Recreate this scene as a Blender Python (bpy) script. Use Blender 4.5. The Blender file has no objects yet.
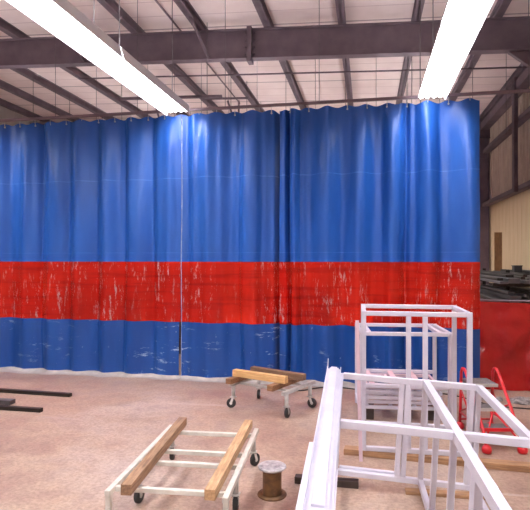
import bpy, bmesh, math, random
from mathutils import Vector, Matrix, noise
random.seed(7)
S = bpy.context.scene
COL = S.collection
YAW = math.radians(11)
D = 8.39            # distance of the curtain line
ZT = 4.43           # curtain top

def W(x, d, z=0.0):
    """right / forward metres from where the photographer stands -> world"""
    return Vector((x*math.cos(YAW)-d*math.sin(YAW), x*math.sin(YAW)+d*math.cos(YAW), z))

# ------------------------------------------------------------------ materials
def nt(name):
    m = bpy.data.materials.new(name); m.use_nodes = True
    t = m.node_tree; b = t.nodes['Principled BSDF']
    return m, t, b

def N(t, typ, **kw):
    n = t.nodes.new(typ)
    for k, v in kw.items():
        if k in ('inp',):
            for a, c in v.items(): n.inputs[a].default_value = c
        else: setattr(n, k, v)
    return n

def coords(t, scale=(1, 1, 1), src='Object'):
    tc = N(t, 'ShaderNodeTexCoord'); mp = N(t, 'ShaderNodeMapping')
    mp.inputs['Scale'].default_value = scale
    t.links.new(tc.outputs[src], mp.inputs['Vector'])
    return mp.outputs['Vector']

def noise_tex(t, vec, scale, detail=4, rough=.55):
    n = N(t, 'ShaderNodeTexNoise'); n.inputs['Scale'].default_value = scale
    n.inputs['Detail'].default_value = detail; n.inputs['Roughness'].default_value = rough
    t.links.new(vec, n.inputs['Vector']); return n.outputs['Fac']

def ramp(t, fac, stops):
    r = N(t, 'ShaderNodeValToRGB'); e = r.color_ramp.elements
    while len(e) < len(stops): e.new(.5)
    for i, (p, c) in enumerate(stops):
        e[i].position = p; e[i].color = (c[0], c[1], c[2], 1)
    t.links.new(fac, r.inputs['Fac']); return r.outputs['Color']

def mix(t, fac, a, b, mode='MIX'):
    m = N(t, 'ShaderNodeMix', data_type='RGBA', blend_type=mode)
    if isinstance(fac, (int, float)): m.inputs[0].default_value = fac
    else: t.links.new(fac, m.inputs[0])
    for i, c in ((6, a), (7, b)):
        if isinstance(c, tuple): m.inputs[i].default_value = (c[0], c[1], c[2], 1)
        else: t.links.new(c, m.inputs[i])
    return m.outputs[2]

def bump(t, b, h, strength=.3, dist=.01):
    n = N(t, 'ShaderNodeBump'); n.inputs['Strength'].default_value = strength
    n.inputs['Distance'].default_value = dist
    t.links.new(h, n.inputs['Height']); t.links.new(n.outputs['Normal'], b.inputs['Normal'])

def simple(name, c1, c2=None, rough=.5, metal=0, scale=8, stretch=(1, 1, 1), bs=0, spec=.5, coat=0):
    m, t, b = nt(name)
    c2 = c2 or tuple(x*.85 for x in c1)
    v = coords(t, stretch)
    f = noise_tex(t, v, scale)
    t.links.new(ramp(t, f, [(.3, c1), (.7, c2)]), b.inputs['Base Color'])
    b.inputs['Roughness'].default_value = rough; b.inputs['Metallic'].default_value = metal
    b.inputs['Specular IOR Level'].default_value = spec
    b.inputs['Coat Weight'].default_value = coat
    if bs: bump(t, b, f, bs)
    return m

M = {}
M['white'] = simple('white_powder_coat', (.72, .71, .80), (.62, .60, .72), .38, scale=5)
M['white_pink'] = simple('pinkish_primed_metal', (.76, .58, .66), (.66, .5, .58), .5, scale=6)
M['silver'] = simple('pale_painted_steel', (.62, .62, .60), (.45, .45, .43), .45, .2, scale=12)
M['cream'] = simple('cream_painted_steel', (.72, .70, .64), (.58, .56, .5), .45, scale=12)
M['steel_dark'] = simple('primer_painted_steel', (.20, .145, .17), (.14, .10, .125), .6, scale=3)
M['steel_grey'] = simple('grey_mill_steel', (.17, .165, .18), (.07, .065, .07), .4, .5, scale=4, stretch=(1, .3, 3))
M['steel_black'] = simple('dark_bar_stock', (.035, .025, .02), (.015, .012, .01), .5, .3)
M['black'] = simple('black_rubber', (.02, .02, .022), (.03, .03, .03), .6)
M['redpaint'] = simple('red_enamel', (.72, .015, .03), (.6, .01, .02), .3, scale=10, coat=.3)
M['tread'] = simple('grey_ribbed_tread', (.20, .19, .20), (.11, .10, .105), .6, scale=40)
M['fixture'] = simple('white_fixture_enamel', (.6, .6, .62), (.55, .55, .58), .4)
M['chain'] = simple('dull_chain_steel', (.2, .18, .19), (.12, .1, .1), .5, .6)
M['tarp'] = simple('crumpled_clear_plastic', (.5, .48, .48), (.2, .19, .2), .3, scale=20)
M['rust'] = simple('rusty_spool_drum', (.24, .12, .045), (.10, .055, .03), .55, .3, scale=14, bs=.2)
M['spooltop'] = simple('worn_grey_plastic', (.62, .6, .62), (.16, .15, .17), .35, scale=22)
M['box'] = simple('dark_crate', (.05, .04, .04), (.03, .03, .03), .6)

def wood(name, a, b_, axis=1):
    m, t, b = nt(name)
    st = [14, 14, 14]; st[axis] = 1.2
    v = coords(t, tuple(st))
    f = noise_tex(t, v, 3.5, 6, .6)
    g = noise_tex(t, coords(t), 6)
    c = ramp(t, f, [(.3, a), (.65, b_)])
    c = mix(t, .35, c, ramp(t, g, [(.3, tuple(x*.55 for x in a)), (.7, (1, 1, 1))]), 'MULTIPLY')
    t.links.new(c, b.inputs['Base Color']); b.inputs['Roughness'].default_value = .65
    bump(t, b, f, .2, .004)
    return m
M['wood_y'] = wood('light_pine', (.74, .50, .28), (.42, .25, .13), 1)
M['wood_left'] = wood('brown_aged_pine', (.50, .31, .18), (.24, .14, .085), 1)
M['wood_yx'] = wood('pale_pine', (.86, .58, .28), (.62, .36, .15), 0)
M['wood_br'] = wood('weathered_brown_timber', (.30, .18, .11), (.16, .09, .06), 0)
M['wood_or'] = wood('orange_brown_timber', (.62, .37, .19), (.30, .17, .10), 0)
M['wood_end'] = wood('reddish_brown_lumber', (.42, .22, .11), (.24, .12, .06), 1)
M['wood_dark'] = wood('dark_soiled_timber', (.09, .06, .05), (.05, .035, .03), 0)

# floor
m, t, b = nt('stained_concrete')
v = coords(t)
f1 = noise_tex(t, v, .55, 6, .6); f2 = noise_tex(t, v, 5, 8, .65); f3 = noise_tex(t, v, 28, 5, .75)
c = ramp(t, f1, [(.34, (.37, .215, .18)), (.50, (.50, .365, .28)), (.66, (.58, .48, .42))])
c = mix(t, .6, c, ramp(t, f2, [(.32, (.55, .47, .48)), (.55, (1, 1, 1)), (.75, (1.0, .97, .95))]), 'MULTIPLY')
c = mix(t, .65, c, ramp(t, f3, [(.32, (.45, .42, .42)), (.58, (1, 1, 1))]), 'MULTIPLY')
vs = coords(t, (.25, 3.5, 1)); fs = noise_tex(t, vs, 1.3, 3)
c = mix(t, ramp(t, fs, [(.66, (0, 0, 0)), (.72, (.35, .35, .35))]), c, (.62, .55, .53))
vd = coords(t, (1, 1, 1)); fd = noise_tex(t, vd, 1.1, 5, .7)
c = mix(t, ramp(t, fd, [(.54, (0, 0, 0)), (.72, (.6, .6, .6))]), c, (.27, .18, .165))
t.links.new(c, b.inputs['Base Color'])
b.inputs['Roughness'].default_value = .42
rr = ramp(t, f2, [(.3, (.35, .35, .35)), (.7, (.6, .6, .6))]); t.links.new(rr, b.inputs['Roughness'])
bump(t, b, f3, .15, .003)
M['floor'] = m

# roof insulation facing with seams across the building
m, t, b = nt('roof_insulation_facing')
tc = N(t, 'ShaderNodeTexCoord'); sp = N(t, 'ShaderNodeSeparateXYZ'); t.links.new(tc.outputs['Object'], sp.inputs[0])
def seam(out, period, width):
    a = N(t, 'ShaderNodeMath', operation='DIVIDE'); t.links.new(out, a.inputs[0]); a.inputs[1].default_value = period
    fr = N(t, 'ShaderNodeMath', operation='FRACT'); t.links.new(a.outputs[0], fr.inputs[0])
    l = N(t, 'ShaderNodeMath', operation='LESS_THAN'); t.links.new(fr.outputs[0], l.inputs[0]); l.inputs[1].default_value = width
    return l.outputs[0]
c = ramp(t, noise_tex(t, tc.outputs['Object'], 1.2, 5), [(.3, (.78, .64, .62)), (.7, (.90, .77, .74))])
c = mix(t, seam(sp.outputs['Y'], .62, .05), c, (.66, .52, .51))
c = mix(t, seam(sp.outputs['Y'], 1.86, .03), c, (.42, .33, .34))
t.links.new(c, b.inputs['Base Color']); b.inputs['Roughness'].default_value = .8
M['roof'] = m
M['wall_low'] = simple('tan_wall_panel', (.72, .55, .34), (.62, .46, .27), .7, scale=2, stretch=(1, 6, .5))
M['wall_up'] = simple('corrugated_siding', (.56, .46, .37), (.44, .35, .29), .6, scale=2)
M['wall_grey'] = simple('grey_block_wall', (.5, .47, .46), (.4, .38, .37), .8, scale=2)

# blue vinyl
def vinyl(name, c1, c2, rough, scuffz=None, alpha=None):
    m, t, b = nt(name)
    v = coords(t, (1, 1, .35))
    c = ramp(t, noise_tex(t, v, 2.5, 4), [(.3, c1), (.7, c2)])
    if scuffz:
        sv = coords(t, (1.6, 1.6, 7.0)); s1 = noise_tex(t, sv, 1.4, 7, .72)
        sw = coords(t, (1.0, 1.0, 1.0)); s2 = noise_tex(t, sw, .9, 2)
        sx = coords(t, (6, 6, 3.0)); s3 = noise_tex(t, sx, 2.2, 6, .7)
        a = ramp(t, s1, [(.585, (0, 0, 0)), (.65, (.8, .8, .8))])
        a2 = ramp(t, s2, [(.46, (0, 0, 0)), (.56, (1, 1, 1))])
        k = mix(t, 1.0, a, a2, 'MULTIPLY')
        k2 = ramp(t, s3, [(.66, (0, 0, 0)), (.72, (.5, .5, .5))])
        k = mix(t, 1.0, k, k2, 'ADD')
        c = mix(t, k, c, (.55, .66, .85))
    t.links.new(c, b.inputs['Base Color'])
    b.inputs['Roughness'].default_value = rough
    b.inputs['Specular IOR Level'].default_value = .42
    n2 = noise_tex(t, coords(t, (1, 1, .25)), 9, 3)
    bump(t, b, n2, .35, .02)
    return m
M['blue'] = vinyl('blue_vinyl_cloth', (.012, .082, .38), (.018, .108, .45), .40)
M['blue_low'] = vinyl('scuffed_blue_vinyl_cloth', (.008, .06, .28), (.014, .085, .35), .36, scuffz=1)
M['blue_seam'] = simple('blue_weld_seam', (.07, .19, .60), (.014, .09, .42), .4, scale=5)
M['white_tape'] = simple('white_edge_tape', (.5, .56, .74), (.10, .2, .5), .5, scale=9)
M['sweep'] = simple('pale_floor_sweep', (.52, .47, .44), (.38, .35, .33), .5, scale=10)

# see-through red vinyl
def redvinyl(name, tint, clear, wrinkle=(16, 16, 1.6), streak=True, rough=.16, dif=(.95, .028, .016)):
    m = bpy.data.materials.new(name); m.use_nodes = True; t = m.node_tree
    t.nodes.clear()
    out = N(t, 'ShaderNodeOutputMaterial')
    tr = N(t, 'ShaderNodeBsdfTransparent'); tr.inputs['Color'].default_value = (*tint, 1)
    b = N(t, 'ShaderNodeBsdfPrincipled'); b.inputs['Roughness'].default_value = rough
    b.inputs['Specular IOR Level'].default_value = .5
    v = coords(t, (1, 1, 1)); f = noise_tex(t, v, 1.6, 5)
    c = ramp(t, f, [(.3, dif), (.7, tuple(x*.72 for x in dif))])
    h = noise_tex(t, coords(t, wrinkle), 1.5, 4, .6)
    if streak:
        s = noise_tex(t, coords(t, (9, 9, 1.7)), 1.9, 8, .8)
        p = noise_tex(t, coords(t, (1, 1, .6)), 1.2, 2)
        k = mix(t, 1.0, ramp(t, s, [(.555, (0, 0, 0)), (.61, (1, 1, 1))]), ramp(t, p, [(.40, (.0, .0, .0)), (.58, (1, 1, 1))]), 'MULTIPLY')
        c = mix(t, k, c, (.95, .72, .70))  # pale streaks: lamp reflections on wrinkles put into the colour, plus scuffs
        bars = noise_tex(t, coords(t, (.5, .5, 9)), 1.1, 4, .6)
        c = mix(t, ramp(t, bars, [(.38, (.55, .55, .55)), (.5, (0, 0, 0))]), c, (.45, .012, .014))
    t.links.new(c, b.inputs['Base Color'])
    bump(t, b, h, .8, .03)
    mx = N(t, 'ShaderNodeMixShader'); mx.inputs[0].default_value = 1-clear
    t.links.new(tr.outputs[0], mx.inputs[1]); t.links.new(b.outputs[0], mx.inputs[2])
    t.links.new(mx.outputs[0], out.inputs['Surface'])
    return m
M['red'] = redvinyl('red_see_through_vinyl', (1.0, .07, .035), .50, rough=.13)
M['red_low'] = redvinyl('red_translucent_screen_vinyl', (.8, .03, .03), .2, wrinkle=(3, 3, 3), streak=False, rough=.25, dif=(.50, .012, .014))

m, t, b = nt('lit_fluorescent_diffuser')
b.inputs['Base Color'].default_value = (1, 1, 1, 1)
b.inputs['Emission Color'].default_value = (1.0, .97, .99, 1)
b.inputs['Emission Strength'].default_value = 19
M['lamp'] = m

# ------------------------------------------------------------------ mesh tools
class MB:
    def __init__(s): s.b = bmesh.new()
    def box(s, x0, x1, y0, y1, z0, z1, bev=0):
        r = bmesh.ops.create_cube(s.b, size=1)
        for v in r['verts']:
            v.co = Vector(((x0+x1)/2+v.co.x*(x1-x0), (y0+y1)/2+v.co.y*(y1-y0), (z0+z1)/2+v.co.z*(z1-z0)))
        if bev:
            es = {e for v in r['verts'] for e in v.link_edges}
            bmesh.ops.bevel(s.b, geom=list(es), offset=bev, segments=2, affect='EDGES', profile=.5)
        return s
    def bar(s, p, q, w, h=None, bev=.004, up=(0, 0, 1)):
        """rectangular bar centred on p-q; w sideways, h along up"""
        p, q = Vector(p), Vector(q); h = h or w
        d = (q-p); L = d.length; d.normalize()
        u = Vector(up)
        if abs(d.dot(u)) > .98: u = Vector((0, 1, 0))
        sd = d.cross(u).normalized(); u = sd.cross(d).normalized()
        r = bmesh.ops.create_cube(s.b, size=1)
        mid = (p+q)/2
        for v in r['verts']:
            c = v.co.copy(); v.co = mid+sd*c.x*w+d*c.y*L+u*c.z*h
        if bev:
            es = {e for v in r['verts'] for e in v.link_edges}
            bmesh.ops.bevel(s.b, geom=list(es), offset=bev, segments=1, affect='EDGES')
        return s
    def tube(s, pts, r, n=10):
        pts = [Vector(p) for p in pts]; rings = []
        for i, p in enumerate(pts):
            a = pts[max(i-1, 0)]; c = pts[min(i+1, len(pts)-1)]
            d = (c-a).normalized()
            u = Vector((0, 0, 1)) if abs(d.z) < .95 else Vector((0, 1, 0))
            sd = d.cross(u).normalized(); u = sd.cross(d).normalized()
            rings.append([s.b.verts.new(p+(sd*math.cos(2*math.pi*k/n)+u*math.sin(2*math.pi*k/n))*r) for k in range(n)])
        for a, c in zip(rings, rings[1:]):
            for k in range(n):
                f = s.b.faces.new((a[k], a[(k+1) % n], c[(k+1) % n], c[k])); f.smooth = True
        s.b.faces.new(rings[0][::-1]); s.b.faces.new(rings[-1])
        return s
    def lathe(s, prof, n=28, c=(0, 0, 0), axis='z', wob=0):
        rings = []
        for (r, z) in prof:
            ring = []
            for k in range(n):
                a = 2*math.pi*k/n
                if axis == 'z': co = (c[0]+r*math.cos(a), c[1]+r*math.sin(a), c[2]+z)
                elif axis == 'x': co = (c[0]+z, c[1]+r*math.cos(a), c[2]+r*math.sin(a))
                else: co = (c[0]+r*math.cos(a), c[1]+z, c[2]+r*math.sin(a))
                ring.append(s.b.verts.new(co))
            rings.append(ring)
        for a, b_ in zip(rings, rings[1:]):
            for k in range(n):
                f = s.b.faces.new((a[k], a[(k+1) % n], b_[(k+1) % n], b_[k])); f.smooth = True
        s.b.faces.new(rings[0][::-1]); s.b.faces.new(rings[-1])
        return s
    def prism(s, prof, y0, y1):
        """closed xz profile extruded along y"""
        a = [s.b.verts.new((x, y0, z)) for x, z in prof]; c = [s.b.verts.new((x, y1, z)) for x, z in prof]
        n = len(prof)
        for k in range(n): s.b.faces.new((a[k], a[(k+1) % n], c[(k+1) % n], c[k]))
        s.b.faces.new(a[::-1]); s.b.faces.new(c)
        return s
    def build(s, name, mat, parent=None):
        bmesh.ops.recalc_face_normals(s.b, faces=s.b.faces[:])
        me = bpy.data.meshes.new(name); s.b.to_mesh(me); s.b.free()
        me.materials.append(M[mat] if isinstance(mat, str) else mat)
        o = bpy.data.objects.new(name, me); COL.objects.link(o)
        if parent: o.parent = parent
        return o

def tag(o, label, cat, group=None, kind=None):
    o['label'] = label; o['category'] = cat
    if group: o['group'] = group
    if kind: o['kind'] = kind
    return o
def struct(o):
    o['kind'] = 'structure'; return o
def empty(name, loc, rz=0, label=None, cat=None, group=None, rx=0, ry=0):
    o = bpy.data.objects.new(name, None); COL.objects.link(o)
    o.empty_display_size = .1
    o.location = loc; o.rotation_euler = (rx, ry, rz)
    if label: tag(o, label, cat, group)
    return o
def copy_tree(o, parent=None):
    c = o.copy(); COL.objects.link(c)
    if parent: c.parent = parent
    for ch in [x for x in bpy.data.objects if x.parent == o]: copy_tree(ch, c)
    return c
R = math.radians

# ------------------------------------------------------------------ room shell
XL, XR, YB, YF = -13.0, 4.0, -9.0, 25.7
def zr(x): return 6.85-.042*(x+1.4)       # underside of the purlins
struct(MB().box(XL-.2, XR+.2, YB-.2, YF+.2, -.2, 0).build('floor', 'floor'))
mb = MB(); TH = .14
vs = [(XL-.2, zr(XL-.2)+.2), (XR+.2, zr(XR+.2)+.2), (XR+.2, zr(XR+.2)+.2+TH), (XL-.2, zr(XL-.2)+.2+TH)]
mb.prism(vs, YB-.2, YF+.2); struct(mb.build('ceiling', 'roof'))
# right wall: corrugated above, smooth liner below
def ribbed_wall(z0, z1, x, y0, y1, pitch, depth, name, mat):
    mb = MB(); prof = []
    y = y0
    while y < y1-1e-6:
        for dy, dx in ((0, 0), (.62, 0), (.72, -depth), (.9, -depth)):
            prof.append((y+dy*pitch, x+dx))
        y += pitch
    prof.append((y1, x))
    fr = [(mb.b.verts.new((px, yy, z0)), mb.b.verts.new((px, yy, z1))) for yy, px in prof]
    bk = [mb.b.verts.new((x+.2, y0, z0)), mb.b.verts.new((x+.2, y0, z1)), mb.b.verts.new((x+.2, y1, z1)), mb.b.verts.new((x+.2, y1, z0))]
    for a, c in zip(fr, fr[1:]): mb.b.faces.new((a[0], c[0], c[1], a[1]))
    mb.b.faces.new(bk)
    mb.b.faces.new((fr[0][0], fr[0][1], bk[1], bk[0])); mb.b.faces.new((fr[-1][1], fr[-1][0], bk[3], bk[2]))
    mb.b.faces.new([f[1] for f in fr]+[bk[2], bk[1]]); mb.b.faces.new([f[0] for f in fr][::-1]+[bk[0], bk[3]])
    return struct(mb.build(name, mat))
ribbed_wall(3.8, 6.95, XR, YB, YF, .3, .035, 'wall_right_upper', 'wall_up')
ribbed_wall(0, 3.8, XR, YB, YF, .4, .008, 'wall_right_lower', 'wall_low')
struct(MB().box(XL-.2, XL, YB, YF, 0, 7.6).build('wall_left', 'wall_grey'))
struct(MB().box(XL-.2, XR+.2, YB-.2, YB, 0, 7.6).build('wall_back', 'wall_grey'))
struct(MB().box(XL-.2, XR+.2, YF, YF+.2, 0, 7.6).build('wall_far', 'wall_up'))

# purlins (run away from the viewer), one steel section each
PX = [3.80, 2.50, .97, -.51, -2.06, -3.56, -5.06, -6.5, -8.0, -9.5, -11.0, -12.4]
def purlin(x):
    z = zr(x); mb = MB()
    mb.box(x-.075, x+.075, YB, YF, z, z+.014); mb.box(x-.014, x+.014, YB, YF, z, z+.2); mb.box(x-.075, x+.075, YB, YF, z+.186, z+.2)
    o = mb.build('roof_purlin', 'steel_dark')
    return o
names = ['nearest the right wall', 'second from the right wall', 'third from the right wall',
         'fourth from the right wall', 'fifth from the right wall', 'sixth from the right wall',
         'seventh from the right wall', 'eighth from the right wall', 'ninth from the right wall', 'tenth from the right wall',
         'second from the left wall', 'closest to the left wall']
for x, nm in zip(PX, names):
    tag(purlin(x), 'dark steel roof purlin running front to back, ' + nm, 'beam', 'roof purlins')

# main rafters and columns
def rafter(y, label, plates=True):
    r = empty('roof_girder', (0, y, 0), 0, label, 'girder', 'main roof girders')
    H = .63; mb = MB()
    for (w, dz0, dz1) in ((.1, 0, -.02), (.012, 0, -H), (.1, -H+.02, -H)):
        a = [mb.b.verts.new((x, yy, zr(x)+dz)) for x, yy, dz in
             ((XL, -w, dz0), (XR, -w, dz0), (XR, -w, dz1), (XL, -w, dz1), (XL, w, dz0), (XR, w, dz0), (XR, w, dz1), (XL, w, dz1))]
        for f in ((0, 1, 2, 3), (4, 7, 6, 5), (0, 4, 5, 1), (3, 2, 6, 7), (1, 5, 6, 2), (0, 3, 7, 4)): mb.b.faces.new([a[i] for i in f])
    mb.build('girder_section', 'steel_dark', r)
    if plates:
        x = -2.45
        p = MB().box(x-.05, x+.05, -.14, .1, zr(x)-H-.08, zr(x)+.03).build('splice_plate', 'steel_dark', r)
        for dx in (-.09, .09):
            for k in range(4):
                MB().lathe([(.018, 0), (.018, .16)], 6, (x+dx, -.12, zr(x)-.08-.15*k), 'y').build('bolt', 'steel_dark', r)
    mb = MB(); z = zr(XR)
    mb.box(XR-.42, XR-.39, -.1, .1, 0, z-.66); mb.box(XR-.06, XR-.045, -.1, .1, 0, z-.66); mb.box(XR-.39, XR-.06, -.012, .012, 0, z-.66)
    mb.build('column', 'steel_dark', r)
    # haunch
    mb = MB(); mb.prism([(XR-.42, z-1.3), (XR-.04, z-1.3), (XR-.04, z-.64), (XR-1.3, z-.60)], -.05, .05)
    mb.build('haunch', 'steel_dark', r)
    return r
rafter(10.96, 'deep dark steel girder crossing above the curtain, with bolted splice plates')
rafter(18.5, 'farther dark steel girder with its column at the right wall, behind the curtain edge', False)
rafter(3.0, 'near dark steel girder overhead', False) if False else None

# girts on the right wall
for z, nm in ((3.8, 'lower dark girt on the right wall where tan liner meets corrugated siding'), (5.55, 'upper dark girt on the right wall under the eave')):
    mb = MB().box(XR-.24, XR-.04, YB, YF, z-.06, z-.045).box(XR-.24, XR-.225, YB, YF, z-.06, z+.06).box(XR-.24, XR-.04, YB, YF, z+.045, z+.06)
    tag(mb.build('wall_girt', 'steel_dark'), nm, 'beam')
tag(MB().box(XR-.30, XR-.045, YB, YF, 6.28, 6.52).build('eave_strut', 'steel_dark'), 'thick dark eave beam along the top of the right wall', 'beam')
mb = MB().box(XR-.36, XR-.25, 14.26, 14.32, 3.7, 6.6).box(XR-.36, XR-.345, 14.2, 14.4, 3.7, 6.6)
tag(mb.build('hanging_wall_post', 'steel_dark'), 'slender dark post against the right wall, crossing the girts', 'post')

# roof bracing
def rod(p, q, r, label, name='brace_rod'):
    return tag(MB().tube([p, q], r, 8).build(name, 'steel_dark'), label, 'brace')
rod((-8, 13.6, zr(-8)-.02), (XR, 13.6, zr(XR)-.02), .022, 'thin dark rod under the purlins crossing the roof beyond the girder', 'bridging_rod')
rod((-4.06, 2.0, zr(-4.06)+.10), (-4.06, 16.6, zr(-4.06)+.10), .02, 'thin conduit pipe running between two purlins over the girder, right of the long light row', 'roof_conduit')
rod((-5.06, 15.6, zr(-5)-.036), (-3.56, 15.6, zr(-3.5)-.036), .035, 'short dark crossbar between two purlins right of the long light row', 'cross_bar')
rod((-4.2, 15.6, zr(-4.2)-.11), (-4.0, 15.6, 6.25), .03, 'short slanting strut hanging under the short crossbar', 'hanging_strut')
rod((-3.85, 15.6, zr(-3.85)-.11), (-3.85, 15.6, 6.25), .03, 'short upright strut hanging under the short crossbar', 'hanging_strut')
rod((-3.56, 10.2, zr(-3.56)+.05), (-3.35, 10.93, 6.3), .03, 'short flange brace joining a purlin to the girder, right of the long light row', 'flange_brace')
rod((-6.5, 10.2, zr(-6.5)+.05), (-6.3, 10.93, 6.5), .03, 'short flange brace joining a purlin to the girder, left of the long light row', 'flange_brace')
rod((-6.5, 15.2, zr(-6.5)+.05), (-6.3, 15.6, 6.0), .03, 'short brace below a purlin just above the left part of the curtain', 'hanging_brace')
rod((-7.6, 15.3, zr(-7)-.06), (-4.3, 15.3, zr(-4.3)-.06), .05, 'dark pipe just above the curtain top, left of the long light row', 'roof_pipe')
w0 = None
for i in range(15):
    x = -6.6+i*.68
    o = MB().tube([(0, 0, 0), (0, 0, -2.2)], .005, 6).build('hanging_wire', 'chain') if w0 is None else w0.copy()
    if w0 is None: w0 = o
    else: COL.objects.link(o)
    o.location = (x, 12.0, zr(x)+.19)
    tag(o, 'thin drop wire hanging from the roof behind the girder', 'wire', 'drop wires from the roof')

# ------------------------------------------------------------------ light rows
def fixture():
    r = empty('strip_light', (0, 0, 0))
    for sx in (-1, 1):
        MB().prism([(sx*.205, -.05), (sx*.211, -.05), (sx*.166, .11), (sx*.16, .11)], -1.2, 1.2).build('reflector_wing', 'fixture', r)
    st = MB().box(-.062, .062, -1.19, 1.19, .085, .15)
    st.build('ballast_housing', 'fixture', r)
    for y in (-1.17, -.4, .4, 1.17):
        MB().box(-.165, .165, y-.015, y+.015, .105, .115).build('reflector_strap', 'fixture', r)
    for x in (-.135, -.048, .048, .135):
        d = MB(); d.lathe([(.03, -1.19), (.038, -1.17), (.038, 1.17), (.03, 1.19)], 12, (x, 0, .03), 'y')
        d.build('fluorescent_lamp', 'lamp', r)
    for y in (-.9, .9):
        MB().tube([(0, y, .16), (0, y, 2.35)], .007, 6).build('hanger', 'chain', r)
    return r
fx = None
LZ = 4.40
rows = [(-3.02, 'long row left of centre'), (.93, 'row right of centre'), (-7.0, 'added unseen row at the far left')]  # far left row is out of view, added to light the room
ends = ['closest to the curtain', 'second from the curtain', 'third from the curtain', 'fourth from the curtain, added out of view', 'fifth from the curtain, added out of view', 'sixth from the curtain, added out of view']  # last ones, overhead and behind the camera, are added for their light
for x, nm in rows:
    for k in range(6):
        if k == 5 and x < -5: continue
        o = fixture() if fx is None else copy_tree(fx)
        if fx is None: fx = o
        o.location = (x, 6.96-2.42*k, LZ)
        tag(o, 'glowing fluorescent strip light in the %s, %s' % (nm, ends[k]), 'light', 'strip lights in front of the curtain')
for x, nm in [(-8, 'left'), (-3.02, 'middle'), (.93, 'right')]:  # unseen rows behind the curtain, added to brighten the space there
    for k in range(4):
        o = copy_tree(fx); o.location = (x, 10.6+3.4*k, LZ-.2)
        tag(o, 'added unseen fluorescent strip light behind the curtain, %s row, %s' % (nm, ['nearest the curtain', 'second', 'third', 'farthest'][k]), 'light', 'added strip lights behind the curtain')

# ------------------------------------------------------------------ curtain
PLEATS = [(-1.25, .03, .24), (-1.14, .035, -.06), (-1.05, .03, .07), (.60, .04, .09), (.50, .05, -.04), (.74, .05, .05), (-2.05, .05, .06), (-2.35, .08, -.04),
          (-5.70, .05, .07), (-5.25, .07, -.04), (-2.85, .06, -.05), (-3.6, .06, .04), (-4.1, .05, .05), (-4.6, .06, .04), (-.55, .05, .04), (-.1, .06, .05), (1.1, .05, .04), (.25, .05, .05), (-1.7, .05, .05), (-6.6, .06, .06), (-7.6, .06, .06)]
def fold(x, z):
    t = z/ZT
    a = .6+.4*t
    y = (.085+.07*noise.noise(Vector((x*.8, 5.5, z*.1))))*math.sin(2*math.pi*x/.60+1.7*math.sin(x*1.3)+.25*math.sin(z*1.3+x))*(.85+.15*t)
    y += .012*math.sin(2*math.pi*x/.27+2.1*math.sin(x*2.2+.4)+.35*t)*(.5+.5*t)
    y += .09*(noise.noise(Vector((x*.9, z*.22, 3.3))))
    y += .022*(noise.noise(Vector((x*3.5, z*.9, 9.1))))
    y += .006*(noise.noise(Vector((x*9, z*4, 1.7))))
    y *= 1-.72*math.exp(-(ZT-z)/.28)
    # gathered near the track
    y += .016*math.sin(2*math.pi*x/.305)*math.exp(-(ZT-z)/.35)
    for x0, w, d in PLEATS:
        xx = x0+.03*math.sin(z*1.1+x0*5)*(1-t)
        k = math.exp(-((x-xx)/w)**2)
        if k > .001: y += d*k*(1-.4*math.exp(-(ZT-z)/.2))*(.75+.25*t if abs(d) > .1 else (.55+.45*t))
    return y
def cloth(x0, x1, z0, z1, name, mat, parent, off=0, dx=.018, dz=.07, zt=lambda x: 0, zb=lambda x: 0):
    mb = MB(); nx = max(2, int(round((x1-x0)/dx))); nz = max(1, int(round((z1-z0)/dz)))
    g = []
    for j in range(nz+1):
        row = []
        for i in range(nx+1):
            x = x0+(x1-x0)*i/nx; s = j/nz
            z = z0+(z1-z0)*s+zt(x)*s+zb(x)*(1-s)
            row.append(mb.b.verts.new((x, D+fold(x, z)+(off(x) if callable(off) else off), z)))
        g.append(row)
    for j in range(nz):
        for i in range(nx):
            f = mb.b.faces.new((g[j][i], g[j][i+1], g[j+1][i+1], g[j+1][i])); f.smooth = True
    me = bpy.data.meshes.new(name); mb.b.to_mesh(me); mb.b.free(); me.materials.append(M[mat])
    o = bpy.data.objects.new(name, me); COL.objects.link(o); o.parent = parent
    return o
def scallop(x): return -.035*abs(math.sin(math.pi*x/.305))**2
hook0 = None
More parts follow.
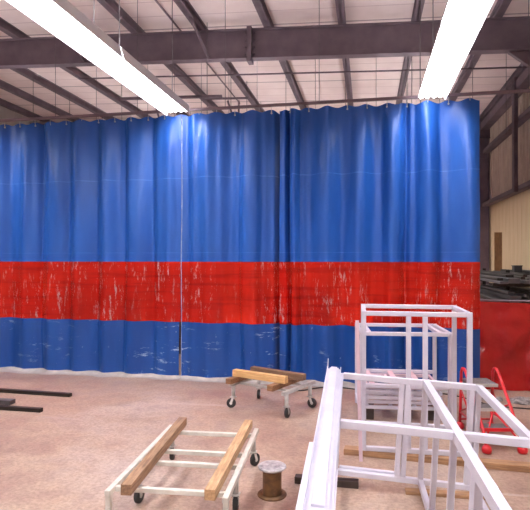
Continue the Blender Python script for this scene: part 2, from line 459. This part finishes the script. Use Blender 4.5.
def curtain(x0, x1, label, tape=False, rec=None):
    global hook0
    r = empty('industrial_curtain', (0, 0, 0), 0, label, 'curtain', 'blue and red curtain panels')
    R_ = rec or (lambda x: 0)
    cloth(x0, x1, 1.95, ZT, 'upper_cloth', 'blue', r, off=R_, zt=scallop)
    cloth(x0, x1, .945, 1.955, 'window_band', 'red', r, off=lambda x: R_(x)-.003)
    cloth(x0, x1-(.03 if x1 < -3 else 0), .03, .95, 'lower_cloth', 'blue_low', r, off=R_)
    cloth(x0, x1, 3.345, 3.362, 'weld_seam', 'blue_seam', r, off=lambda x: R_(x)-.004)
    cloth(x0, x1, 2.10, 2.108, 'weld_seam', 'blue_seam', r, off=lambda x: R_(x)-.004)
    # floor sweep spreading towards the viewer
    mb = MB(); n = int((x1-x0)/.05); rowz = [(0, .05), (-.03, .02), (-.09, .008), (-.17, .004)]
    g = []
    for j, (dy, z) in enumerate(rowz):
        g.append([mb.b.verts.new((x0+(x1-x0)*i/n, D+R_(x0+(x1-x0)*i/n)+fold(x0+(x1-x0)*i/n, .05)*(1-j*.2)-.006+dy*(1+.5*noise.noise(Vector((i*.11, x0, 0)))), z+.006*abs(noise.noise(Vector((i*.4, j, x0)))))) for i in range(n+1)])
    for j in range(3):
        for i in range(n): f = mb.b.faces.new((g[j][i], g[j][i+1], g[j+1][i+1], g[j+1][i])); f.smooth = True
    mb.build('floor_sweep', 'sweep', r)
    if tape: cloth(x0-.006, x0+.004, .03, ZT, 'edge_tape', 'white_tape', r, off=-.008, dx=.005)
    x = math.ceil((x0+.03)/.305)*.305
    while x < x1-.03:
        y = D+fold(x, ZT)
        if hook0 is None:
            m_ = MB().tube([(0, 0, -.05), (0, -.012, .0), (0, 0, .05)], .006, 6); m_.lathe([(.014, -.006), (.014, .006)], 10, (0, -.004, -.045), 'y')
            h = m_.build('hook', 'silver', r); hook0 = h
        else:
            h = hook0.copy(); COL.objects.link(h); h.parent = r
        h.location = (x, D+.5*(y-D), ZT-.016)
        x += .305
    return r
curtain(-8.7, -3.062, 'wide blue vinyl curtain panel with red window band, left of the white edged seam')
curtain(-3.048, -1.31, 'middle blue vinyl curtain panel with red window band, between white seam and dark pleats', tape=True, rec=lambda x: .3*min(1, max(0, (x+1.50)/.10))**1.5)
curtain(-1.392, 1.67, 'right blue vinyl curtain panel with red window band, ending at the open corner')
r = empty('curtain_track', (0, 0, 0), 0, 'thin dark curtain track rail along the top of the blue curtain', 'rail')
MB().box(-8.9, XR-.34, D-.03, D+.03, ZT+.045, ZT+.085, .004).build('rail', 'steel_dark', r)
for x in [-8.5+1.55*k for k in range(8)]:
    MB().tube([(x, D, ZT+.08), (x, D, zr(x)+.19)], .005, 6).build('hanger', 'chain', r)

# low red screen right of the curtain
r = empty('red_screen', (0, 0, 0), 0, 'low wrinkled red vinyl screen between the curtain edge and the right wall', 'screen')
mb = MB(); g = []; x0, x1 = 1.66, 3.93; nx, nz = 110, 60
for j in range(nz+1):
    row = []
    for i in range(nx+1):
        x = x0+(x1-x0)*i/nx; s = j/nz
        z = .02+(1.36-.02-.03*math.sin(math.pi*i/nx))*s
        q = Vector((x*1.6-z*.8, z*1.8+x*.7, 0))
        y = D+.06+.07*noise.noise(q)+.035*noise.noise(q*2.6)+.05*(abs(noise.noise(Vector((x*1.5+z*1.5, z*.8-x*.3, 4)))))+.02*math.sin(x*14)*(1-s)
        row.append(mb.b.verts.new((x, y, z)))
    g.append(row)
for j in range(nz):
    for i in range(nx): f = mb.b.faces.new((g[j][i], g[j][i+1], g[j+1][i+1], g[j+1][i])); f.smooth = True
mb.build('screen_sheet', 'red_low', r)
MB().tube([(1.6, D+.09, 1.37), (XR-.03, D+.09, 1.37)], .014, 8).build('top_rail', 'steel_dark', r)
MB().tube([(1.72, D+.14, 0), (1.72, D+.14, 1.40)], .02, 8).build('post', 'steel_dark', r)

# ------------------------------------------------------------------ steel stock racks behind the right corner
r = empty('storage_rack', (0, 0, 0), 0, 'dark steel storage rack behind the red screen by the right wall', 'rack')
LV = [.45, .85, 1.22, 1.56]
for y in (10.2, 12.6, 15.0):
    MB().box(3.05, 3.13, y-.04, y+.04, 0, 1.75).build('upright', 'steel_black', r)
    for z in LV: MB().box(2.25, 3.86, y-.03, y+.03, z-.06, z).build('arm', 'steel_black', r)
MB().box(2.25, 3.86, 10.15, 15.05, 0, .08).build('base_rail', 'steel_black', r)
where = {0: 'lowest', 1: 'second', 2: 'third', 3: 'top'}
stock = 0
for li, z in enumerate(LV):
    xs = 2.3; zz = z
    while xs < 3.75:
        w = random.choice([.07, .10, .14, .18, .2]); h = random.choice([.04, .06, .09, .12])
        ln = random.uniform(4.6, 5.6); y0 = 9.7+random.uniform(0, .6)
        if xs < 3.13 and xs+w > 3.05 and False: pass
        o = MB().bar((0, 0, h/2), (0, ln, h/2), w, h).build('steel_bar', random.choice(['steel_grey', 'steel_grey', 'steel_black']))
        o.location = (xs+w/2, y0, zz+.001); 
        if xs+w+.02 > 3.03 and xs < 3.15:
            bpy.data.objects.remove(o); xs = 3.16; continue
        tag(o, 'long grey steel stock bar on the %s shelf of the rack behind the red screen' % where[li], 'metal bar', 'stock bars on the %s shelf' % where[li])
        if random.random() < .6 or li == 3:
            o2 = MB().bar((0, 0, .03), (0, ln*.8, .03), w*.7, .05).build('steel_bar', random.choice(['steel_grey', 'steel_black']))
            o2.location = (xs+w/2, y0+.3, zz+h+.003)
            tag(o2, 'long grey steel stock bar on the %s shelf of the rack behind the red screen' % where[li], 'metal bar', 'stock bars on the %s shelf' % where[li])
        xs += w+random.uniform(.015, .05)
o = MB().box(-.1, .1, -.02, .02, 0, .95, .004).build('brown_board', wood('standing_brown_board', (.36, .19, .08), (.24, .12, .05), 2))
o.location = (3.62, 15.9, 1.75); o.rotation_euler = (0, 0, 0)
o.location = (3.70, 15.75, 0)
o.data.transform(Matrix.Scale(2.75/.95, 4, (0, 0, 1))); o.location.x = 3.62
tag(o, 'brown wooden board standing upright against the tan wall behind the rack', 'board')
o = MB().box(-.08, .08, -.1, .1, 0, .15, .008).box(-.088, .088, -.108, .108, .13, .15).build('crate', 'box'); o.location = (3.24, 12.4, 1.56+.15)
tag(o, 'small dark crate sitting on top of the stock rack', 'crate')

# ------------------------------------------------------------------ white frames
TW = .046
def fbar(name, parent, p, q, w=TW, mat='white', h=None):
    return MB().bar(p, q, w, h, .004).build(name, mat, parent)
def tall_frame():
    r = empty('metal_frame', W(.974, 5.30, .064), R(1), 'tall white box frame standing on the long orange board', 'frame')
    w, d, h = 1.065, .88, 1.41; e = TW/2
    for (x, y) in ((e, e), (w-e, e), (e, d-e), (w-e, d-e)): fbar('post', r, (x, y, 0), (x, y, h))
    for z in (h-e, e):
        for y in (e, d-e): fbar('rail', r, (TW, y, z), (w-TW, y, z))
        for x in (e, w-e): fbar('side_rail', r, (x, TW, z), (x, d-TW, z))
    for x in (.462, .622): fbar('mullion', r, (x+.0, e, TW), (x+.0, e, h-TW))
    fbar('rail', r, (TW, e, h-.21), (w*.80, e, h-.21)) if False else None
    return r
tall_frame()
def short_frame():
    r = empty('metal_frame', W(1.16, 6.42, 0), R(5), 'shorter white frame with pinkish shelf slats, behind the tall white frame', 'frame')
    w, d, h = 1.10, .92, 1.11; e = TW/2
    for (x, y) in ((e, e), (w-e, e), (e, d-e), (w-e, d-e)): fbar('post', r, (x, y, 0), (x, y, h))
    for z in (h-e, .45):
        for y in (e, d-e): fbar('rail', r, (TW, y, z), (w-TW, y, z))
    for x in (e, w-e, .12, w-.13): fbar('side_rail', r, (x, TW, h-e), (x, d-TW, h-e))
    for x in (.16, .47, .74): fbar('slat', r, (x, TW, .45), (x, d-TW, .45), .07, 'white_pink', .02)
    for x in (e, w-e): fbar('side_rail', r, (x, TW, .12), (x, d-TW, .12))
    return r
short_frame()
# ladder-like frames stacked under / in the short frame
def flat_frame(w, d, mat):
    r = empty('flat_frame', (0, 0, 0))
    for y in (.02, d-.02): fbar('rail', r, (0, y, .02), (w, y, .02), .04, mat)
    n = 4
    for k in range(n):
        x = .02+(w-.04)*k/(n-1); fbar('rung', r, (x, .04, .02), (x, d-.04, .02), .035, mat)
    return r
lab = ['lowest of the flat white frames stacked under the shelf', 'second lowest of the flat white frames stacked under the shelf', 'middle one of the flat white frames stacked under the shelf',
       'fourth from below of the flat white frames stacked under the shelf', 'topmost of the flat frames stacked under the shelf, pinkish']
for k in range(5):
    o = flat_frame(.92, .72, 'white_pink' if k == 4 else 'white')
    p = W(1.16, 6.42); o.rotation_euler = (0, 0, R(5))
    o.location = (p.x+.075, p.y+.11+.02*math.sin(k*2), .142+.062*k)
    tag(o, lab[k], 'frame', 'flat frames stacked under the shelf')
o = empty('timber_block', (0, 0, 0)) if False else None
for k, (dx, dy) in enumerate(((.12, .2), (.85, .3))):
    p = W(1.16, 6.42)
    o = MB().box(-.05, .05, -.2, .2, 0, .14, .005).build('wood_block', 'wood_dark'); o.location = (p.x+dx, p.y+dy+.15, 0)
    tag(o, 'dark wooden block on the floor under the %s end of the stacked flat frames' % ('left', 'right')[k], 'block')
# bar leaning at the tall frame
p0, p1 = W(.950, 5.20, 0.0), W(.925, 5.27, 1.38)
o = MB().bar((0, 0, .0), (p1-p0), .03, .03, .003).build('loose_bar', 'white_pink'); o.location = p0
tag(o, 'narrow pale pink loose bar standing at the left post of the tall white frame', 'metal bar')

def big_frame():
    r = empty('metal_frame', W(.622, 4.633, .104), R(1.6), 'large white welded box frame lying in the foreground on two timbers', 'frame', ry=R(3.1))
    w, L, h = 1.155, 2.75, .895; e = TW/2
    yc = -1.36
    for y in (0, yc, -L): fbar('cross_rail', r, (TW*.5, y, h-e), (w-TW*.5, y, h-e), TW+.004)
    for x in (0, 0.722, w): fbar('long_rail', r, (x, -.025, h-e+.001), (x, -L+.025, h-e+.001), TW+.006 if x == 0.722 else TW)
    for y in (0, -L): fbar('bottom_rail', r, (0, y, e), (w, y, e))
    fbar('bottom_rail', r, (.03, .05, e+.02), (.60, .05, e+.02), .035)
    for x in (0, 0.722, w): fbar('bottom_long_rail', r, (x, -.025, e+.001), (x, -L+.025, e+.001), .04)
    for x in (0, .525, .575, 0.722, w, w-.055): fbar('post', r, (x, 0, TW), (x, 0, h-TW), .042)
    for y in (-.65, -1.28): fbar('post', r, (0.722, y, TW), (0.722, y, h-TW), .038)
    for y in (-1.86, -1.91): fbar('post', r, (0.722, y, TW), (0.722, y, h-TW), .042)
    for x in (0, w): 
        for y in (-L,): fbar('post', r, (x, y, TW), (x, y, h-TW), .042)
    return r
bf = big_frame()
# wide guide channel lying on the left long rail
r = empty('guide_channel', W(.648, 4.62, .113), R(2.1), 'wide white metal channel lying along the left rail of the foreground frame', 'channel', ry=R(3.1))
z0 = .897
prof = [(-.150, z0), (-.028, z0), (-.028, z0+.034), (-.035, z0+.034), (-.035, z0+.012), (-.048, z0+.012), (-.048, z0+.022), (-.128, z0+.022), (-.128, z0+.012), (-.143, z0+.012), (-.143, z0+.034), (-.150, z0+.034)]
MB().prism(prof, .03, -2.95).build('channel_base', 'white', r)
MB().box(-.115, -.062, -2.62, .02, z0+.022, z0+.034, .002).build('inner_track', 'white', r)
MB().prism([(-.172, z0-.03), (-.151, z0-.03), (-.151, z0+.02), (-.172, z0+.02)], -1.9, -2.95).build('side_strip', 'white', r)
MB().box(-.15, -.142, .02, .03, z0, z0+.10).build('end_tab', 'white', r)

# timbers on the floor
def timber(x0, d0, x1, d1, w, h, mat, label, name='timber'):
    p, q = W(x0, d0), W(x1, d1); v = q-p; L = v.length
    o = MB().box(0, L, -w/2, w/2, 0, h, .004).build(name, mat)
    o.location = p; o.rotation_euler = (0, 0, math.atan2(v.y, v.x))
    return tag(o, label, 'board')
timber(.82, 5.42, 3.0, 4.82, .12, .06, 'wood_or', 'long orange brown board on the floor under the tall frame, running off to the right')
timber(.27, 4.71, .82, 4.60, .08, .06, 'wood_dark', 'short dark timber under the left corner of the foreground frame')
timber(1.20, 4.49, 1.84, 4.39, .08, .03, 'wood_or', 'orange wooden strip under the right corner of the foreground frame')
timber(1.10, 6.30, 2.18, 6.20, .07, .04, 'wood_yx', 'pale thin board on the floor behind the tall frame') 
o = MB().box(-.05, .05, -.035, .035, 0, .07, .004).build('wood_block', 'wood_yx'); o.location = W(.98, 6.32, .0) ; o.location.z = 0
tag(o, 'small pale wooden block on the floor left of the tall frame', 'block')

# ------------------------------------------------------------------ red step ladder
def ladder():
    p = W(2.465, 5.40); r = empty('step_ladder', p, R(10), 'red rolling step ladder with grey treads in front of the red screen', 'ladder')
    hw = .183; T = .017
    for s in (-1, 1):
        x = s*hw
        MB().tube([(x, .0, .05), (x, .10, .22), (x, .30, .43), (x, .50, .62), (x, .58, .70), (x, .64, .735), (x, .70, .73), (x, .735, .68), (x, .74, .58)], T, 10).build('handrail', 'redpaint', r)
        MB().tube([(x, .74, .60), (x, .76, .30), (x, .78, .04)], T, 10).build('rear_leg', 'redpaint', r)
        MB().tube([(x, .10, .22), (x, .77, .20)], .012, 8).build('side_rail', 'redpaint', r)
        MB().tube([(x*.98, .30, .42), (x*.98, .76, .22)], .010, 8).build('brace', 'redpaint', r)
        MB().tube([(x*.98, .74, .46), (x*.98, .42, .05+.15)], .010, 8).build('brace', 'redpaint', r)
        for y in (0, .78):
            k = MB(); k.lathe([(.012, .0), (.045, .008), (.052, .035), (.045, .066), (.02, .085)], 16, (x, y, 0))
            k.build('foot', 'redpaint', r)
    for (y, z, d) in ((.12, .20, .16), (.30, .36, .18), (.56, .56, .30)):
        q = MB().box(-hw+.018, hw-.018, y, y+d, z, z+.022, .003).build('tread', 'tread', r)
        MB().box(-hw+.016, hw-.016, y-.012, y, z-.012, z+.024, .003).build('tread_lip', 'silver' if z > .3 else 'redpaint', q)
    MB().tube([(-hw, .10, .10), (hw, .10, .10)], .012, 8).build('cross_tube', 'redpaint', r)
    MB().tube([(-hw, .77, .12), (hw, .77, .12)], .012, 8).build('cross_tube', 'redpaint', r)
    MB().tube([(-hw, .02, .10), (0, .3, .34), (hw*.2, .35, .36)], .010, 8).build('brace', 'redpaint', r)
    MB().tube([(hw, .02, .10), (.02, .3, .34)], .010, 8).build('brace', 'redpaint', r)
    return r
ladder()

# ------------------------------------------------------------------ carts
def caster(parent, x, y, top, rot=0, wr=.063):
    """stem post + swivel caster reaching the floor"""
    c = MB().tube([(x, y, wr*2+.03), (x, y, top)], .026, 12).build('leg', 'silver', parent)
    f = MB(); dx, dy = math.cos(rot), math.sin(rot)
    f.box(x-.035, x+.035, y-.035, y+.035, wr*2+.018, wr*2+.028)
    for s in (-1, 1):
        a = Vector((x, y, wr*2+.02))+Vector((-dy, dx, 0))*s*.022
        b_ = Vector((x, y, wr))+Vector((-dy, dx, 0))*s*.022+Vector((dx, dy, 0))*.03
        f.bar(a, b_, .006, .03, 0, up=(dx, dy, 0))
    cf = f.build('caster_fork', 'silver', c)
    w = MB(); w.lathe([(.018, -.018), (wr-.01, -.022), (wr, -.014), (wr, .014), (wr-.01, .022), (.018, .018)], 22, (0, 0, 0), 'y')
    wo = w.build('wheel', 'black', c)
    h = MB().lathe([(.02, -.021), (.02, .021)], 14, (0, 0, 0), 'y').build('wheel_hub', 'silver', c)
    for o in (wo, h):
        o.location = (x+dx*.03, y+dy*.03, wr); o.rotation_euler = (0, 0, rot)
    return c
# small cart in front of the curtain
p = W(-.425, 7.06)
r = empty('wheeled_cart', p, R(-23.2), 'small wheeled steel cart in front of the curtain with wood on top', 'cart')
SW, SD, SH = .84, .60, .345
for (x, y, a) in ((0, 0, 200), (0, SD, -60), (SW, 0, 100), (SW, SD, 10)): caster(r, x, y, SH-.04, R(a))
MB().bar((0, -.09, SH-.022), (0, SD+.09, SH-.022), .045, .045).build('side_rail', 'silver', r)
MB().bar((SW, -.09, SH-.022), (SW, SD+.12, SH-.022), .045, .045).build('side_rail', 'silver', r)
for y in (.12, .50): MB().bar((.0225, y, SH-.03), (SW-.0225, y, SH-.03), .035, .03).build('cross_rail', 'silver', r)
def on(root_loc, rz, x, y, z):
    c, s = math.cos(rz), math.sin(rz); return Vector((root_loc.x+x*c-y*s, root_loc.y+x*s+y*c, z))
a0 = R(-23.2)
def plank(x, y, z, L, w, h, ang, mat, name, label, cat='lumber', base=p, rz=a0):
    o = MB().box(-L/2, L/2, -w/2, w/2, 0, h, .004).build(name, mat)
    o.location = on(base, rz, x, y, z); o.rotation_euler = (0, 0, rz+ang); return tag(o, label, cat)
plank(.02, .17, SH+.002, .62, .085, .07, R(90), 'wood_end', 'wood_block', 'reddish wooden beam resting on the left rail of the small cart')
plank(.68, .26, SH+.002, .80, .085, .07, R(90), 'wood_end', 'wood_block', 'reddish wooden beam near the right rail of the small cart')
plank(.385, .06, SH+.074, .82, .09, .088, R(1), 'wood_yx', 'pine_board', 'pale pine beam laid across the front of the small cart')
plank(.47, .36, SH+.074, .86, .09, .08, R(-2), 'wood_br', 'brown_board', 'dark brown beam laid across the back of the small cart')

# long cart in the foreground
p = W(-1.131, 3.76); lr = R(3.6)
r = empty('wheeled_cart', p, lr, 'long pale steel cart with crossbars in the left foreground', 'cart')
LW, LL, LH = .86, 1.52, .34
MB().bar((0, 0, LH-.02), (0, LL, LH-.02), .045, .04).build('side_rail', 'cream', r)
MB().bar((LW, 0, LH-.02), (LW, LL, LH-.02), .045, .04).build('side_rail', 'cream', r)
for y in (.10, .60, .86, 1.36): MB().bar((.0225, y, LH-.022), (LW-.0225, y, LH-.022), .038, .036).build('crossbar', 'cream', r)
for x in (0, LW):
    MB().bar((x, .03, 0.001), (x, .03, LH-.041), .035).build('fixed_leg', 'cream', r)
for (x, y, a) in ((.02, .53, 80), (.02, 1.46, 100), (LW-.02, .50, 95), (LW-.02, 1.42, 60)): caster(r, x, y, LH-.04, R(a), .06)
plank(.165, .76, LH+.001, 1.62, .078, .078, R(89), 'wood_y', 'pine_beam', 'long square pine beam along the left side of the long cart', base=p, rz=lr) if False else None
def beamy(x, y0, y1, z, w, label, dx=0, mat='wood_y'):
    L = y1-y0
    o = MB().box(-w/2, w/2, 0, L, 0, w, .004).build('wood_beam', mat)
    o.location = on(p, lr, x, y0, z); o.rotation_euler = (0, 0, lr+math.atan2(-dx, L)); return tag(o, label, 'lumber')
beamy(.165, -.06, 1.52, LH+.001, .078, 'brown pine beam with split grain along the left side of the long cart', -.05, 'wood_left')
beamy(.765, -.06, 1.53, LH+.001, .076, 'lighter pine beam along the right side of the long cart', .015, 'wood_y')

# ------------------------------------------------------------------ spool
r = empty('wire_spool', W(.06, 4.45), 0, 'rusty steel spool with a worn grey round top standing beside the long cart', 'spool')
MB().lathe([(.122, 0), (.125, .006), (.122, .014), (.085, .018)], 36).build('bottom_flange', 'rust', r)
MB().lathe([(.082, .014), (.08, .03), (.08, .215), (.082, .225)], 36).build('drum', 'rust', r)
mb = MB(); mb.lathe([(.09, .226), (.112, .228), (.12, .236), (.12, .247), (.113, .252), (.08, .256), (.05, .253), (.02, .257), (.004, .256)], 36)
mb.build('top_flange', 'spooltop', r)
r = empty('pipe_offcut', (0,0,0), 0) if False else None

# dark flat bars on the floor, left
def floorbar(x0, d0, x1, d1, w, h, label, mat='steel_black', name='steel_bar'):
    p_, q = W(x0, d0), W(x1, d1); v = q-p_; L = v.length
    o = MB().box(0, L, -w/2, w/2, 0, h, .003).build(name, mat)
    o.location = p_; o.rotation_euler = (0, 0, math.atan2(v.y, v.x)); return tag(o, label, 'metal bar')
floorbar(-6.2, 8.42, -2.82, 7.62, .07, .05, 'long dark steel bar on the floor at the left, farther one')
floorbar(-5.6, 7.42, -2.92, 6.86, .07, .05, 'long dark steel bar on the floor at the left, nearer one')
o = MB().box(-.25, .25, -.06, .06, 0, .06, .004).build('steel_offcut', 'steel_grey'); o.location = W(-3.72, 7.28)
tag(o, 'short grey steel piece on the floor between the two dark bars at the left', 'metal bar')

# cable lying along the curtain foot
def cable(pts, r_, label, name='cable'):
    out = []
    for i in range(len(pts)-1):
        p0 = Vector(pts[max(i-1, 0)]); p1 = Vector(pts[i]); p2 = Vector(pts[i+1]); p3 = Vector(pts[min(i+2, len(pts)-1)])
        for k in range(6):
            s = k/6
            out.append(.5*((2*p1)+(p2-p0)*s+(2*p0-5*p1+4*p2-p3)*s*s+(3*p1-p0-3*p2+p3)*s**3))
    out.append(Vector(pts[-1]))
    return tag(MB().tube(out, r_, 8).build(name, 'black'), label, 'cable')
cable([W(.28, 8.0, .009), W(.55, 7.95, .009), W(.9, 8.15, .009), W(1.25, 8.1, .009), W(1.6, 7.9, .009), W(2.1, 7.85, .009), W(2.7, 7.72, .009), W(3.1, 7.15, .009), W(3.6, 6.95, .009)], .009, 'black cable on the floor along the foot of the curtain')
# crumpled plastic by the red screen
for k, (x, d, s) in enumerate(((3.62, 7.30, .12), (4.05, 7.05, .12), (3.22, 7.45, .09))):
    mb = MB(); bmesh.ops.create_icosphere(mb.b, subdivisions=4, radius=1)
    for v_ in mb.b.verts:
        n_ = 1+.45*noise.noise(v_.co*2.2+Vector((k*5, 0, 0)))+.3*abs(noise.noise(v_.co*5+Vector((k, 3, 0))))
        v_.co = Vector((v_.co.x*s*n_*1.5, v_.co.y*s*n_, max(-.3, v_.co.z)*s*n_*.42))
    zmin = min(v_.co.z for v_ in mb.b.verts)
    for v_ in mb.b.verts: v_.co.z -= zmin
    o = mb.build('plastic_wrap', 'tarp'); o.location = W(x, d)
    tag(o, 'crumpled grey plastic wrap on the floor by the red screen, %s piece' % ['middle', 'rightmost', 'leftmost'][k], 'plastic wrap')

# things faintly seen through the red window band
def crate_stack(x, y, w, h, n, mat, label, name):
    r = empty(name, (x, y, 0), 0, label, 'crate')
    for k in range(n):
        z = h*k/n
        MB().box(-w/2, w/2, -.4, .4, z+.03, z+h/n-.01, .01).build('tier', mat, r)
        MB().box(-w/2, w/2, -.38, .38, z, z+.03).build('tier_base', 'wood_dark', r)
crate_stack(-7.35, 10.6, .9, 1.55, 4, 'wood_yx', 'pale crate stack behind the curtain, blurred through the red band at the left', 'crate_stack')
crate_stack(-5.85, 10.9, 1.5, 1.5, 3, 'box', 'dark crate stack behind the curtain, blurred through the red band left of the white seam', 'crate_stack')
crate_stack(-3.9, 10.9, 1.5, 1.75, 5, 'wood_dark', 'dark brown crate stack behind the curtain, blurred through the red band at the white seam', 'crate_stack')
crate_stack(-1.5, 11.0, 1.5, 1.45, 4, 'wood_dark', 'dark brown crate stack behind the curtain, blurred through the red band at the dark pleats', 'crate_stack')
crate_stack(.7, 11.2, 1.2, 1.3, 3, 'wood_or', 'orange brown crate stack behind the curtain, blurred through the red band at the right', 'crate_stack')

# ------------------------------------------------------------------ camera, world, view
cam = bpy.data.cameras.new('camera'); co = bpy.data.objects.new('camera', cam); COL.objects.link(co)
co.location = (0, 0, 2.0); co.rotation_euler = (R(90), 0, YAW)
cam.sensor_fit = 'HORIZONTAL'; cam.sensor_width = 36; cam.lens = 36*525/530; cam.shift_y = 4/530
cam.clip_start = .05; cam.clip_end = 100
S.camera = co
w = bpy.data.worlds.new('world'); S.world = w; w.use_nodes = True
w.node_tree.nodes['Background'].inputs[0].default_value = (.5, .5, .55, 1)
w.node_tree.nodes['Background'].inputs[1].default_value = .3
vs_ = S.view_settings
vs_.view_transform = 'Standard'; vs_.look = 'None'; vs_.gamma = 1; vs_.use_curve_mapping = False
vs_.exposure = 0.0
